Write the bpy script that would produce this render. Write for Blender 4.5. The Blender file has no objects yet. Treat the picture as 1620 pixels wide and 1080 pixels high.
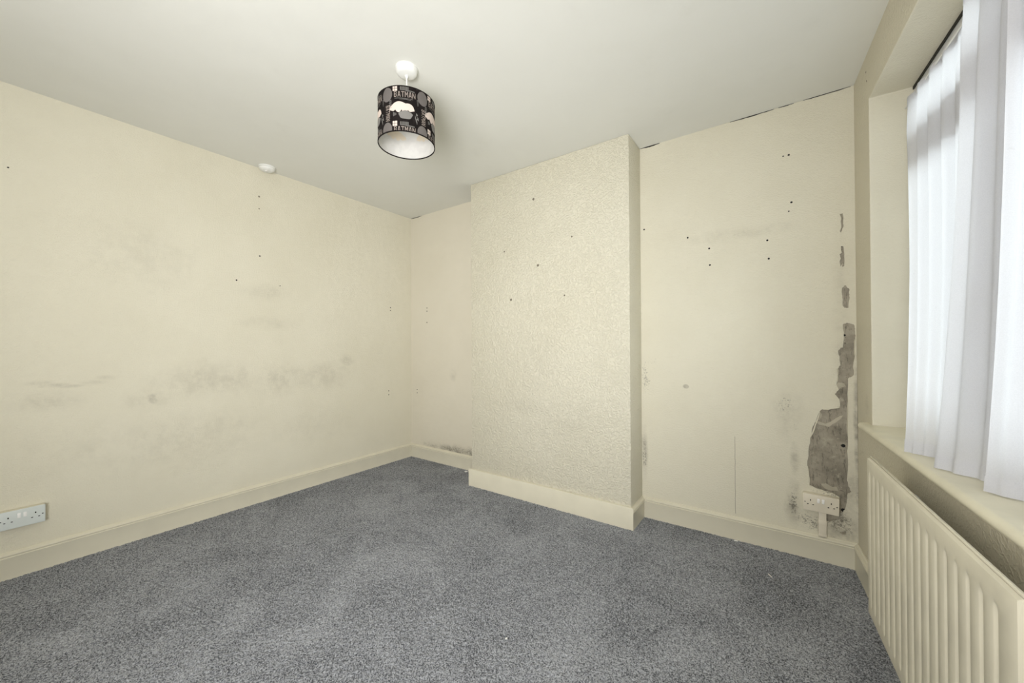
import bpy, bmesh, math, random
import numpy as np
from mathutils import Vector, Matrix
from mathutils.geometry import tessellate_polygon

random.seed(7)
rng = np.random.default_rng(7)
S = bpy.context.scene
COL = S.collection
PI = math.pi

# ------------------------------------------------------------------ camera
F, PITCH, ROLL, YAW = 602.63, 0.0065, -0.00489, 0.61402
EYE = 1.15
fw = Vector((-math.sin(YAW)*math.cos(PITCH), math.cos(YAW)*math.cos(PITCH), math.sin(PITCH)))
ri = Vector((math.cos(YAW), math.sin(YAW), 0))
up = ri.cross(fw)
r2 = ri*math.cos(ROLL) + up*math.sin(ROLL)
u2 = up*math.cos(ROLL) - ri*math.sin(ROLL)
cd = bpy.data.cameras.new('camera')
cam = bpy.data.objects.new('camera', cd)
COL.objects.link(cam)
cd.sensor_width = 36.0
cd.lens = F/1620*36
cd.shift_y = 0.917/1620
cd.clip_start = 0.02
cam.matrix_world = Matrix(((r2.x, u2.x, -fw.x, 0), (r2.y, u2.y, -fw.y, 0), (r2.z, u2.z, -fw.z, EYE), (0, 0, 0, 1)))
S.camera = cam

# ------------------------------------------------------------------ world, lights, exposure
W = bpy.data.worlds.new('overcast_sky')
S.world = W
W.use_nodes = True
bg = W.node_tree.nodes['Background']
bg.inputs[0].default_value = (0.93, 0.96, 1.0, 1)
bg.inputs[1].default_value = 2.4
S.view_settings.view_transform = 'Standard'
S.view_settings.look = 'None'
S.view_settings.gamma = 1
S.view_settings.use_curve_mapping = False
S.view_settings.exposure = 0.62

H0 = 2.471
def area_light(name, loc, target, sx, sy, power, color, portal=False, spread=180):
    l = bpy.data.lights.new(name, 'AREA')
    l.shape = 'RECTANGLE'; l.size = sx; l.size_y = sy
    l.energy = power; l.color = color; l.spread = math.radians(spread)
    if portal: l.cycles.is_portal = True
    o = bpy.data.objects.new(name, l)
    COL.objects.link(o)
    o.location = loc
    o.rotation_euler = (Vector(target)-Vector(loc)).to_track_quat('-Z', 'Y').to_euler()
    return o

# added fill lights behind the camera: towards the ceiling and the far left corner
area_light('ceiling_fill', (-0.4, -0.6, 1.1), (-0.95, 1.35, H0), 1.1, 1.1, 31, (0.985, 0.985, 1.0))
area_light('corner_fill', (0.22, -0.95, 0.95), (-3.0, 2.42, 1.6), 0.7, 0.9, 12, (0.985, 0.985, 1.0), spread=88)

# ------------------------------------------------------------------ room numbers
H = 2.471
XL, YB, YA, YC = -3.156, 2.605, 2.6485, 2.372      # left wall, right alcove, left alcove, chimney front
XC0, XC1, XR = -2.083, -0.769, 0.317               # chimney sides, right corner
YN = -1.35                                         # wall behind the camera
DX = 0.06297
NRM = math.hypot(1, DX)
def Wp(s, o, z):                                   # window wall: s along it from the corner, o into the room
    return (XR + (DX*s - o)/NRM, 2.61 - (s + DX*o)/NRM, z)
S_END = (2.61-YN)*NRM

# ------------------------------------------------------------------ mesh helpers
class MB:
    def __init__(self): self.v = []; self.f = []
    def add(self, vs, fs):
        b = len(self.v); self.v += [tuple(p) for p in vs]; self.f += [tuple(b+i for i in q) for q in fs]; return self
    def hexa(self, p):
        return self.add(p, [(0, 3, 2, 1), (4, 5, 6, 7), (0, 1, 5, 4), (1, 2, 6, 5), (2, 3, 7, 6), (3, 0, 4, 7)])
    def box(self, x0, y0, z0, x1, y1, z1):
        return self.hexa([(x0, y0, z0), (x1, y0, z0), (x1, y1, z0), (x0, y1, z0), (x0, y0, z1), (x1, y0, z1), (x1, y1, z1), (x0, y1, z1)])
    def wbox(self, s0, s1, o0, o1, z0, z1):
        return self.hexa([Wp(s1, o0, z0), Wp(s0, o0, z0), Wp(s0, o1, z0), Wp(s1, o1, z0), Wp(s1, o0, z1), Wp(s0, o0, z1), Wp(s0, o1, z1), Wp(s1, o1, z1)])
    def sweep(self, prof, ends):
        """closed profile swept between two placed copies: ends = two functions prof -> point"""
        n = len(prof)
        a = [ends[0](*p) for p in prof]; b = [ends[1](*p) for p in prof]
        return self.add(a+b, [(i, (i+1) % n, n+(i+1) % n, n+i) for i in range(n)] + [tuple(range(n-1, -1, -1)), tuple(range(n, 2*n))])
    def lathe(self, prof, c=(0, 0, 0), n=32, close=False):
        vs = []; fs = []; m = len(prof)
        for i in range(n):
            a = 2*PI*i/n
            for r, z in prof: vs.append((c[0]+r*math.cos(a), c[1]+r*math.sin(a), c[2]+z))
        for i in range(n):
            j = (i+1) % n
            for k in range(m if close else m-1):
                l = (k+1) % m
                fs.append((i*m+k, j*m+k, j*m+l, i*m+l))
        return self.add(vs, fs)
    def tube(self, a, b, r, n=10):
        a = Vector(a); b = Vector(b); d = (b-a).normalized()
        x = d.orthogonal().normalized(); y = d.cross(x)
        vs = [p + x*r*math.cos(2*PI*i/n) + y*r*math.sin(2*PI*i/n) for p in (a, b) for i in range(n)]
        return self.add(vs, [(i, (i+1) % n, n+(i+1) % n, n+i) for i in range(n)] + [tuple(range(n-1, -1, -1)), tuple(range(n, 2*n))])
    def mesh(self, name, mat=None, bevel=0, seg=2, smooth=False, weld=True):
        me = bpy.data.meshes.new(name)
        me.from_pydata(self.v, [], self.f)
        bm = bmesh.new(); bm.from_mesh(me)
        if weld: bmesh.ops.remove_doubles(bm, verts=bm.verts, dist=1e-6)
        bmesh.ops.recalc_face_normals(bm, faces=bm.faces)
        if bevel:
            es = [e for e in bm.edges if len(e.link_faces) == 2 and e.calc_face_angle() > 0.6]
            bmesh.ops.bevel(bm, geom=es, offset=bevel, segments=seg, affect='EDGES', profile=0.5)
        bm.to_mesh(me); bm.free()
        if smooth or bevel:
            for p in me.polygons: p.use_smooth = True
            me.set_sharp_from_angle(angle=math.radians(38))
        if mat: me.materials.append(mat)
        return me

def link(name, me, parent=None, **props):
    o = bpy.data.objects.new(name, me)
    COL.objects.link(o)
    if parent: o.parent = parent
    for k, v in props.items(): o[k] = v
    return o
def obj(name, mb, mat, parent=None, bevel=0, seg=2, smooth=False, weld=True, **props):
    return link(name, mb.mesh(name, mat, bevel, seg, smooth, weld), parent, **props)
def structure(name, mb, mat, parent=None, **kw):
    return obj(name, mb, mat, parent, kind='structure', **kw)
def thing(name, label, cat, loc=(0, 0, 0), rotz=0, group=None):
    o = bpy.data.objects.new(name, None); COL.objects.link(o)
    o.empty_display_size = 0.05
    o.location = loc; o.rotation_euler = (0, 0, rotz)
    o['label'] = label; o['category'] = cat
    if group: o['group'] = group
    return o

# ------------------------------------------------------------------ node helpers
class NT:
    def __init__(self, name):
        self.m = bpy.data.materials.new(name); self.m.use_nodes = True
        self.t = self.m.node_tree; self.n = self.t.nodes; self.l = self.t.links
        self.b = self.n['Principled BSDF']
        self.co = None
    def coord(self):
        if self.co is None: self.co = self.n.new('ShaderNodeTexCoord').outputs['Object']
        return self.co
    def put(self, sock, v):
        if isinstance(v, bpy.types.NodeSocket): self.l.new(v, sock)
        elif isinstance(v, tuple) and len(v) == 3 and sock.type == 'RGBA': sock.default_value = (*v, 1)
        else: sock.default_value = v
    def math(self, op, a, b=0.0, c=None, clamp=False):
        n = self.n.new('ShaderNodeMath'); n.operation = op; n.use_clamp = clamp
        self.put(n.inputs[0], a); self.put(n.inputs[1], b)
        if c is not None: self.put(n.inputs[2], c)
        return n.outputs[0]
    def noise(self, scale, detail=3, rough=0.55, dist=0, vec=None, out=0):
        n = self.n.new('ShaderNodeTexNoise')
        self.l.new(vec if vec is not None else self.coord(), n.inputs['Vector'])
        n.inputs['Scale'].default_value = scale; n.inputs['Detail'].default_value = detail
        n.inputs['Roughness'].default_value = rough; n.inputs['Distortion'].default_value = dist
        return n.outputs[out]
    def voronoi(self, scale, feature='F1', vec=None, out='Distance'):
        n = self.n.new('ShaderNodeTexVoronoi'); n.feature = feature
        self.l.new(vec if vec is not None else self.coord(), n.inputs['Vector'])
        n.inputs['Scale'].default_value = scale
        return n.outputs[out]
    def ramp(self, v, a, b, lo=0.0, hi=1.0):
        n = self.n.new('ShaderNodeMapRange'); n.interpolation_type = 'SMOOTHSTEP'
        self.put(n.inputs[0], v); self.put(n.inputs[1], a); self.put(n.inputs[2], b); self.put(n.inputs[3], lo); self.put(n.inputs[4], hi)
        return n.outputs[0]
    def mix(self, f, a, b):
        n = self.n.new('ShaderNodeMix'); n.data_type = 'RGBA'
        self.put(n.inputs[0], f); self.put(n.inputs[6], a); self.put(n.inputs[7], b)
        return n.outputs[2]
    def mapping(self, scale, loc=(0, 0, 0), rot=(0, 0, 0)):
        n = self.n.new('ShaderNodeMapping'); self.l.new(self.coord(), n.inputs[0])
        n.inputs['Scale'].default_value = scale; n.inputs['Location'].default_value = loc; n.inputs['Rotation'].default_value = rot
        return n.outputs[0]
    def bump(self, h, strength, dist, prev=None):
        n = self.n.new('ShaderNodeBump'); n.inputs['Strength'].default_value = strength; n.inputs['Distance'].default_value = dist
        self.put(n.inputs['Height'], h)
        if prev is not None: self.l.new(prev, n.inputs['Normal'])
        return n.outputs[0]
    def done(self, color=None, rough=None, normal=None, **kw):
        if color is not None: self.put(self.b.inputs['Base Color'], color)
        if rough is not None: self.put(self.b.inputs['Roughness'], rough)
        if normal is not None: self.l.new(normal, self.b.inputs['Normal'])
        for k, v in kw.items(): self.put(self.b.inputs[k.replace('_', ' ')], v)
        return self.m

def plain(name, col, rough=0.5, vary=0.03, bump=0.0, bscale=200, spec=0.4):
    """paint, plastic or metal with a little uneven tone"""
    k = NT(name)
    n = k.noise(9, 3)
    c2 = tuple(max(0, x*(1-vary*2.2)) for x in col)
    c = k.mix(k.ramp(n, 0.35, 0.7), col, c2)
    nm = k.bump(k.noise(bscale, 2), bump, 0.001) if bump else None
    m = k.done(c, rough, nm)
    k.b.inputs['Specular IOR Level'].default_value = spec
    return m

CREAM = (0.725, 0.687, 0.556)
def wall_material(name, axis, blobs=(), tex=('fine', 0.35), col=CREAM):
    """cream emulsion on lining paper; blobs = grime and mould patches that belong to the wall:
    (u, z, ru, rz, strength, kind) with kind 'haze' soft dirt, 'spots' mould speckle, 'line' crisp streak"""
    k = NT(name)
    sep = k.n.new('ShaderNodeSeparateXYZ'); k.l.new(k.coord(), sep.inputs[0])
    u = sep.outputs['Y' if axis == 'x' else 'X']; z = sep.outputs['Z']
    tone = k.ramp(k.noise(1.7, 4, 0.6), 0.3, 0.75)
    c = k.mix(tone, col, (col[0]*0.955, col[1]*0.95, col[2]*0.935))
    grime = k.noise(16, 5, 0.7)
    spots = k.noise(125, 4, 0.7)
    warp = k.math('MULTIPLY', k.math('SUBTRACT', k.noise(7, 4, 0.65), 0.5), 1.1)
    tot = {'haze': None, 'spots': None, 'line': None}
    for (bu, bz, ru, rz, st, kind) in blobs:
        du = k.math('MULTIPLY', k.math('SUBTRACT', u, bu), 1/ru)
        dz = k.math('MULTIPLY', k.math('SUBTRACT', z, bz), 1/rz)
        d = k.math('SQRT', k.math('ADD', k.math('MULTIPLY', du, du), k.math('MULTIPLY', dz, dz)))
        d = k.math('ADD', d, warp)
        m = k.ramp(d, 0.05, 1.0, st, 0.0) if kind != 'line' else k.ramp(d, 0.5, 1.0, st, 0.0)
        tot[kind] = m if tot[kind] is None else k.math('MAXIMUM', tot[kind], m)
    dirt = (0.26, 0.235, 0.185)
    mould = (0.13, 0.12, 0.095)
    if tot['haze'] is not None:
        c = k.mix(k.math('MULTIPLY', tot['haze'], k.ramp(grime, 0.36, 0.66, 0.25, 1.0)), c, dirt)
    if tot['line'] is not None:
        c = k.mix(k.math('MULTIPLY', tot['line'], k.ramp(grime, 0.3, 0.6, 0.3, 1)), c, dirt)
    if tot['spots'] is not None:
        th = k.math('SUBTRACT', 0.76, k.math('MULTIPLY', tot['spots'], 0.32))
        sp = k.ramp(k.math('SUBTRACT', spots, th), 0.0, 0.12)
        c = k.mix(k.math('MULTIPLY', sp, k.math('MULTIPLY', tot['spots'], 0.75, clamp=True)), c, mould)
    kind, st = tex
    if kind == 'woodchip':
        v = k.noise(95, 2, 0.5, 0.6)
        h = k.ramp(v, 0.42, 0.66)
        nm = k.bump(h, st, 0.006)
        nm = k.bump(k.noise(5, 3), 0.25, 0.03, nm)
    else:
        v = k.noise(120, 3, 0.6, 0.4, vec=k.mapping((1, 1, 1.8)))
        nm = k.bump(k.ramp(v, 0.35, 0.75), st, 0.003)
        nm = k.bump(k.noise(3.5, 3), 0.3, 0.03, nm)
    m = k.done(c, 0.62, nm)
    k.b.inputs['Specular IOR Level'].default_value = 0.25
    return m

M = {}
M['wall_left'] = wall_material('cream_paint_stained', 'x', [
    (0.20, 0.962, 0.07, 0.016, 0.29, 'haze'), (0.26, 0.945, 0.09, 0.016, 0.32, 'haze'), (0.32, 0.936, 0.09, 0.016, 0.29, 'haze'), (0.39, 0.950, 0.08, 0.022, 0.30, 'haze'), (0.44, 0.972, 0.06, 0.020, 0.22, 'haze'),
    (0.24, 0.862, 0.17, 0.075, 0.24, 'haze'), (0.645, 0.827, 0.045, 0.045, 0.54, 'haze'), (0.65, 0.83, 0.2, 0.12, 0.16, 'haze'),
    (0.95, 0.92, 0.42, 0.16, 0.26, 'haze'), (1.38, 0.90, 0.45, 0.17, 0.27, 'haze'), (1.72, 0.90, 0.34, 0.16, 0.24, 'haze'), (1.93, 1.02, 0.10, 0.07, 0.30, 'haze'),
    (1.29, 1.32, 0.28, 0.07, 0.16, 'haze'), (1.27, 1.55, 0.22, 0.09, 0.20, 'haze'), (0.60, 1.70, 0.36, 0.3, 0.14, 'haze'),
    (0.75, 0.56, 0.75, 0.24, 0.16, 'haze'), (1.6, 0.5, 0.6, 0.2, 0.10, 'haze'), (1.4, 0.92, 0.55, 0.14, 0.52, 'spots')], ('fine', 0.42))
M['wall_alcove'] = wall_material('cream_paint_mouldy', 'y', [
    (-2.62, 0.15, 0.60, 0.10, 1.0, 'spots'), (-2.45, 0.15, 0.45, 0.13, 1.0, 'spots'), (-2.5, 0.14, 0.6, 0.09, 0.85, 'haze'), (-2.56, 0.856, 0.06, 0.07, 0.25, 'haze'),
    (-2.95, 0.155, 0.2, 0.03, 0.8, 'spots')], ('fine', 0.25), (0.70, 0.655, 0.54))
M['wall_chimney'] = wall_material('cream_paint_woodchip', 'y', [
    (-1.6, 0.69, 0.32, 0.09, 0.16, 'haze'), (-1.2, 0.6, 0.35, 0.25, 0.10, 'haze'), (-1.5, 1.0, 0.4, 0.3, 0.08, 'haze')], ('woodchip', 0.64))
M['wall_paper'] = wall_material('cream_paint_peeling', 'y', [
    (-0.745, 0.93, 0.07, 0.24, 0.85, 'spots'), (-0.70, 1.02, 0.08, 0.12, 0.55, 'spots'), (-0.752, 0.40, 0.030, 0.20, 0.95, 'spots'), (-0.752, 0.42, 0.030, 0.22, 0.6, 'haze'),
    (0.02, 0.82, 0.085, 0.11, 0.78, 'spots'), (0.055, 0.70, 0.05, 0.12, 0.68, 'spots'), (0.03, 0.76, 0.1, 0.2, 0.22, 'haze'),
    (0.06, 0.52, 0.03, 0.12, 0.45, 'haze'), (0.052, 0.27, 0.045, 0.13, 1.0, 'spots'), (0.052, 0.27, 0.05, 0.15, 0.6, 'haze'),
    (0.13, 0.19, 0.14, 0.12, 0.9, 'spots'), (0.25, 0.22, 0.15, 0.15, 1.0, 'spots'), (0.2, 0.36, 0.15, 0.06, 0.8, 'spots'), (0.25, 0.2, 0.15, 0.15, 0.70, 'haze'), (0.29, 0.42, 0.05, 0.3, 0.45, 'haze'),
    (0.16, 0.365, 0.08, 0.03, 0.8, 'spots'),
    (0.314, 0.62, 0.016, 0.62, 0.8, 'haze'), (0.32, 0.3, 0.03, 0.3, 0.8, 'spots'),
    (-0.492, 0.88, 0.02, 0.015, 0.6, 'line'), (-0.19, 1.80, 0.42, 0.055, 0.20, 'haze'), (0.26, 1.2, 0.05, 0.7, 0.2, 'haze')], ('fine', 0.48))
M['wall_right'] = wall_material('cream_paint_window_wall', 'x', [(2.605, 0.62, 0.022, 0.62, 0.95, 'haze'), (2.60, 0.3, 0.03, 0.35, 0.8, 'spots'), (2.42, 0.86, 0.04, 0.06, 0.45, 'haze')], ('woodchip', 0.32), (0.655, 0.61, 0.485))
M['wall_plain'] = wall_material('cream_paint', 'x', [], ('fine', 0.3))
M['gloss'] = plain('cream_gloss_paint', (0.725, 0.683, 0.545), 0.33, 0.018, 0.10, 35)
M['sill'] = plain('cream_sill_paint', (0.76, 0.715, 0.555), 0.3, 0.04, 0.1, 30)
M['radiator'] = plain('cream_radiator_enamel', (0.68, 0.635, 0.50), 0.35, 0.04, 0.08, 25)
M['white_plastic'] = plain('white_plastic', (0.80, 0.80, 0.76), 0.35, 0.02)
M['aged_plastic'] = plain('aged_cream_plastic', (0.76, 0.70, 0.57), 0.38, 0.04)
M['blue_white_plastic'] = plain('cool_white_plastic', (0.66, 0.70, 0.67), 0.35, 0.02)
M['rocker'] = plain('white_rocker_plastic', (0.84, 0.83, 0.80), 0.3, 0.01)
M['dark'] = plain('dark_recess', (0.012, 0.011, 0.010), 0.8, 0.0)
M['brown_spot'] = plain('filled_hole_brown', (0.22, 0.19, 0.14), 0.8, 0.1)
M['gap'] = plain('dark_gap_and_shadow', (0.03, 0.028, 0.022), 0.9, 0.1)  # ceiling gaps, and the painted shadow strip at the window head
M['upvc'] = plain('white_window_plastic', (0.80, 0.81, 0.83), 0.3, 0.01)
M['steel'] = plain('zinc_steel', (0.55, 0.55, 0.53), 0.35, 0.05)
M['remnant'] = plain('grey_paper_backing', (0.50, 0.455, 0.355), 0.8, 0.12)
M['flake'] = plain('white_paint_flake', (0.86, 0.85, 0.80), 0.6, 0.02)

k = NT('ceiling_emulsion')
c = k.mix(k.ramp(k.noise(1.3, 4, 0.6), 0.35, 0.75), (0.76, 0.757, 0.700), (0.73, 0.727, 0.668))
sp = k.ramp(k.noise(3.1, 4, 0.6, vec=k.mapping((1, 1, 1), (4, 2, 0))), 0.60, 0.78)
c = k.mix(k.math('MULTIPLY', sp, 0.10), c, (0.5, 0.48, 0.40))
nm = k.bump(k.noise(45, 3, 0.6), 0.12, 0.003)
nm = k.bump(k.noise(2.5, 2), 0.25, 0.03, nm)
M['ceiling'] = k.done(c, 0.75, nm); k.b.inputs['Specular IOR Level'].default_value = 0.15

k = NT('bare_plaster')
n1 = k.noise(9, 5, 0.65)
c = k.mix(k.ramp(n1, 0.35, 0.7), (0.36, 0.325, 0.255), (0.22, 0.198, 0.155))
str_ = k.noise(5, 5, 0.7, vec=k.mapping((14, 1, 3.0)))
c = k.mix(k.math('MULTIPLY', k.ramp(str_, 0.52, 0.66), 0.75), c, (0.10, 0.09, 0.07))
c = k.mix(k.math('MULTIPLY', k.ramp(k.noise(22, 5, 0.75), 0.56, 0.64), 0.7), c, (0.42, 0.385, 0.30))
c = k.mix(k.math('MULTIPLY', k.ramp(k.noise(90, 3, 0.7), 0.62, 0.72), 0.6), c, (0.09, 0.08, 0.065))
M['plaster'] = k.done(c, 0.9, k.bump(k.noise(60, 4, 0.7), 0.5, 0.003))

# carpet: grey twist pile, light and dark tufts, brushed patches
k = NT('grey_twist_pile')
a = k.noise(195, 3, 0.75)
b = k.noise(330, 2, 0.7)
t = k.math('ADD', k.math('MULTIPLY', a, 0.72), k.math('MULTIPLY', b, 0.28))
brush = k.noise(2.6, 5, 0.65, 0.6)
t = k.math('ADD', t, k.math('MULTIPLY', k.math('SUBTRACT', brush, 0.5), 0.15))
c = k.mix(k.ramp(t, 0.39, 0.58), (0.060, 0.064, 0.073), (0.47, 0.485, 0.52))
c = k.mix(k.ramp(t, 0.55, 0.74), c, (0.60, 0.61, 0.64))
M['carpet'] = k.done(c, 0.95, k.bump(t, 0.6, 0.008)); k.b.inputs['Specular IOR Level'].default_value = 0.05

# thin net curtain: part of the light passes straight through
k = NT('white_net_voile')
tr = k.n.new('ShaderNodeBsdfTransparent'); tl = k.n.new('ShaderNodeBsdfTranslucent'); df = k.n.new('ShaderNodeBsdfDiffuse')
tl.inputs[0].default_value = (0.86, 0.86, 0.885, 1); df.inputs[0].default_value = (0.86, 0.86, 0.89, 1)
stn = k.mix(k.math('MULTIPLY', k.ramp(k.noise(60, 3, 0.7), 0.66, 0.74), 0.25), (0.78, 0.78, 0.80), (0.42, 0.41, 0.39))
k.l.new(stn, tl.inputs[0])
m1 = k.n.new('ShaderNodeMixShader'); m1.inputs[0].default_value = 0.45
k.l.new(tl.outputs[0], m1.inputs[1]); k.l.new(df.outputs[0], m1.inputs[2])
m2 = k.n.new('ShaderNodeMixShader')
k.l.new(k.ramp(k.noise(400, 1), 0.3, 0.7, 0.93, 0.97), m2.inputs[0])
k.l.new(tr.outputs[0], m2.inputs[1]); k.l.new(m1.outputs[0], m2.inputs[2])
k.l.new(m2.outputs[0], k.n['Material Output'].inputs[0])
M['voile'] = k.m
k = NT('window_glass')
tr = k.n.new('ShaderNodeBsdfTransparent'); gl = k.n.new('ShaderNodeBsdfGlossy'); gl.inputs['Roughness'].default_value = 0.02
fr = k.n.new('ShaderNodeFresnel'); fr.inputs[0].default_value = 1.45
tr.inputs[0].default_value = (0.93, 0.96, 0.95, 1)
mx = k.n.new('ShaderNodeMixShader'); k.l.new(fr.outputs[0], mx.inputs[0]); k.l.new(tr.outputs[0], mx.inputs[1]); k.l.new(gl.outputs[0], mx.inputs[2])
k.l.new(mx.outputs[0], k.n['Material Output'].inputs[0])
M['glass'] = k.m

# ------------------------------------------------------------------ room shell
structure('floor', MB().box(XL-0.2, YN-0.1, -0.15, 1.0, 2.9, -0.012), M['wall_plain'])
structure('ceiling', MB().box(XL-0.2, YN-0.1, H, 1.0, 2.9, H+0.12), M['ceiling'])
wl = structure('wall_left', MB().box(XL-0.12, YN, -0.012, XL, YA+0.12, H), M['wall_left'])
wal = structure('wall_back_left', MB().box(XL, YA, -0.012, XC0+0.05, YA+0.12, H), M['wall_alcove'])
wch = structure('wall_chimney', MB().box(XC0, YC, -0.012, XC1, YA+0.12, H), M['wall_chimney'], bevel=0.006)
wbr = structure('wall_back_right', MB().box(XC1-0.05, YB+0.0025, -0.012, XR+0.4, YB+0.13, H), M['plaster'])
structure('wall_near', MB().box(XL-0.12, YN-0.1, -0.012, 0.9, YN, H), M['wall_plain'])

# painted paper on the right alcove wall, torn away down to the plaster in several places
def rough_outline(poly, amp, n=3):
    out = []
    for i in range(len(poly)):
        a = poly[i]; b = poly[(i+1) % len(poly)]
        for j in range(n):
            t = j/n
            out.append((a[0]+(b[0]-a[0])*t + (rng.uniform(-amp, amp) if j else 0), a[1]+(b[1]-a[1])*t + (rng.uniform(-amp, amp) if j else 0)))
    return out
torn = [
 rough_outline([(0.265,1.246),(0.28,1.254),(0.308,1.244),(0.3125,1.225),(0.3125,1.194),(0.312,1.169),(0.308,1.137),(0.31,1.081),(0.305,1.049),(0.306,0.986),(0.292,0.973),(0.283,0.966),(0.281,0.846),(0.279,0.757),(0.28,0.669),(0.277,0.592),(0.28,0.517),(0.275,0.44),(0.281,0.41),(0.292,0.383),(0.278,0.375),(0.274,0.339),(0.267,0.293),(0.259,0.272),(0.246,0.263),(0.245,0.345),(0.234,0.354),(0.214,0.364),(0.184,0.367),(0.154,0.374),(0.121,0.385),(0.12,0.449),(0.113,0.487),(0.119,0.568),(0.127,0.642),(0.138,0.702),(0.151,0.73),(0.167,0.784),(0.18,0.799),(0.208,0.801),(0.238,0.81),(0.251,0.824),(0.248,0.856),(0.23,0.883),(0.246,0.905),(0.237,0.932),(0.241,1.016),(0.254,1.035),(0.251,1.08),(0.245,1.106),(0.255,1.125),(0.264,1.127),(0.268,1.188)], 0.0022),
 rough_outline([(0.263,1.432),(0.272,1.447),(0.279,1.448),(0.282,1.438),(0.292,1.428),(0.29,1.406),(0.293,1.386),(0.289,1.359),(0.288,1.331),(0.271,1.332),(0.265,1.345),(0.266,1.376),(0.263,1.4)], 0.0015),
 rough_outline([(0.257,1.821),(0.269,1.824),(0.272,1.802),(0.271,1.775),(0.272,1.755),(0.266,1.739),(0.261,1.721),(0.257,1.734),(0.263,1.749),(0.261,1.781),(0.263,1.8)], 0.001),
 rough_outline([(0.261,1.652),(0.271,1.651),(0.273,1.62),(0.274,1.589),(0.273,1.549),(0.264,1.544),(0.267,1.566),(0.258,1.547),(0.255,1.575),(0.26,1.591),(0.255,1.611),(0.264,1.62)], 0.001),
 rough_outline([(0.191,0.258),(0.242,0.258),(0.243,0.231),(0.232,0.227),(0.219,0.219),(0.206,0.21),(0.192,0.209)], 0.0015),
 rough_outline([(0.243,0.166),(0.256,0.171),(0.269,0.178),(0.268,0.16),(0.256,0.156),(0.248,0.16)], 0.001)]
XW1 = XR + 0.002
outer = [(XC1, 0.0), (XW1, 0.0), (XW1, H), (XC1, H)]
loops = [outer] + torn
pts = [p for lp in loops for p in lp]
tris = tessellate_polygon([[Vector((x, z, 0)) for x, z in lp] for lp in loops])
mb = MB()
mb.add([(x, YB, z) for x, z in pts], [t for t in tris])
b0 = len(outer)
for lp in torn:
    n = len(lp)
    mb.add([(x, YB, z) for x, z in lp] + [(x, YB+0.0025, z) for x, z in lp], [(i, (i+1) % n, n+(i+1) % n, n+i) for i in range(n)])
paper = obj('painted_wallpaper', mb, M['wall_paper'], wbr)
for p in paper.data.polygons:
    if abs(p.normal.y) > 0.9 and p.normal.y > 0: p.flip()
# loose curls of paper still standing off the torn edge
def curl(p0, p1, w, lift, name='torn_paper_edge'):
    c = MB(); n = 6
    dx, dz = p1[0]-p0[0], p1[1]-p0[1]; L = math.hypot(dx, dz); nx, nz = -dz/L, dx/L
    vs = []
    for i in range(n+1):
        t = i/n; ww = w*math.sin(PI*min(max(t, 0.06), 0.94))*(0.7+0.3*math.sin(9*t))
        for j in range(4):
            q = j/3
            vs.append((p0[0]+dx*t+nx*ww*q, YB-0.0006-lift*q*q, p0[1]+dz*t+nz*ww*q))
    c.add(vs, [(i*4+j, i*4+j+1, i*4+j+5, i*4+j+4) for i in range(n) for j in range(3)])
    o = obj(name, c, M['wall_paper'], wbr, smooth=True)
    md = o.modifiers.new('thickness', 'SOLIDIFY'); md.thickness = 0.0006
for a, b_, w, l in [((0.127, 0.642), (0.167, 0.784), -0.010, 0.006), ((0.121, 0.385), (0.113, 0.487), -0.008, 0.004), ((0.18, 0.799), (0.251, 0.818), -0.010, 0.006), ((0.278, 0.669), (0.281, 0.85), 0.006, 0.004), ((0.240, 0.94), (0.243, 1.02), -0.006, 0.004), ((0.31, 1.08), (0.309, 1.17), 0.006, 0.004)]:
    curl(a, b_, w, l)

for rem in ([(0.152,.725),(.163,.733),(.19,.722),(.215,.738),(.245,.765),(.262,.775),(.25,.752),(.225,.728),(.205,.708),(.185,.712),(.165,.715)], [(.153,.735),(.160,.76),(.170,.783),(.177,.772),(.173,.752),(.168,.742)], [(.235,.93),(.245,.945),(.268,.94),(.275,.925),(.255,.918),(.243,.905)], [(.17,.40),(.19,.408),(.215,.395),(.235,.398),(.24,.378),(.21,.374),(.185,.380)]):
    rem = rough_outline(rem, 0.0015)
    n = len(rem); mb = MB()
    mb.add([(x, YB+0.0012, z) for x, z in rem] + [(x, YB+0.0026, z) for x, z in rem], [(i, (i+1) % n, n+(i+1) % n, n+i) for i in range(n)] + [t for t in tessellate_polygon([[Vector((x, z, 0)) for x, z in rem]])])
    obj('paper_remnant', mb, M['remnant'], wbr)

# window wall with its opening
S0, S1, Z0, Z1 = 0.2755, 2.46, 0.745, 2.255
OD = -0.145
mb = MB()
ss = [-0.12, S0, S1, S_END]; zz = [-0.012, Z0, Z1, H]
def wv_(i, j, o): return Wp(ss[i], o, zz[j])
for o in (0, -0.30):
    for i in range(3):
        for j in range(3):
            if (i, j) == (1, 1): continue
            mb.add([wv_(i, j, o), wv_(i+1, j, o), wv_(i+1, j+1, o), wv_(i, j+1, o)], [(0, 1, 2, 3)])
for (i0, j0, i1, j1) in [(1, 1, 2, 1), (2, 1, 2, 2), (2, 2, 1, 2), (1, 2, 1, 1), (0, 0, 3, 0), (3, 0, 3, 3), (3, 3, 0, 3), (0, 3, 0, 0)]:
    mb.add([wv_(i0, j0, 0), wv_(i1, j1, 0), wv_(i1, j1, -0.30), wv_(i0, j0, -0.30)], [(0, 1, 2, 3)])
wr = structure('wall_right', mb, M['wall_right'])
wr.data.materials.append(M['wall_plain'])        # smooth painted reveal
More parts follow.
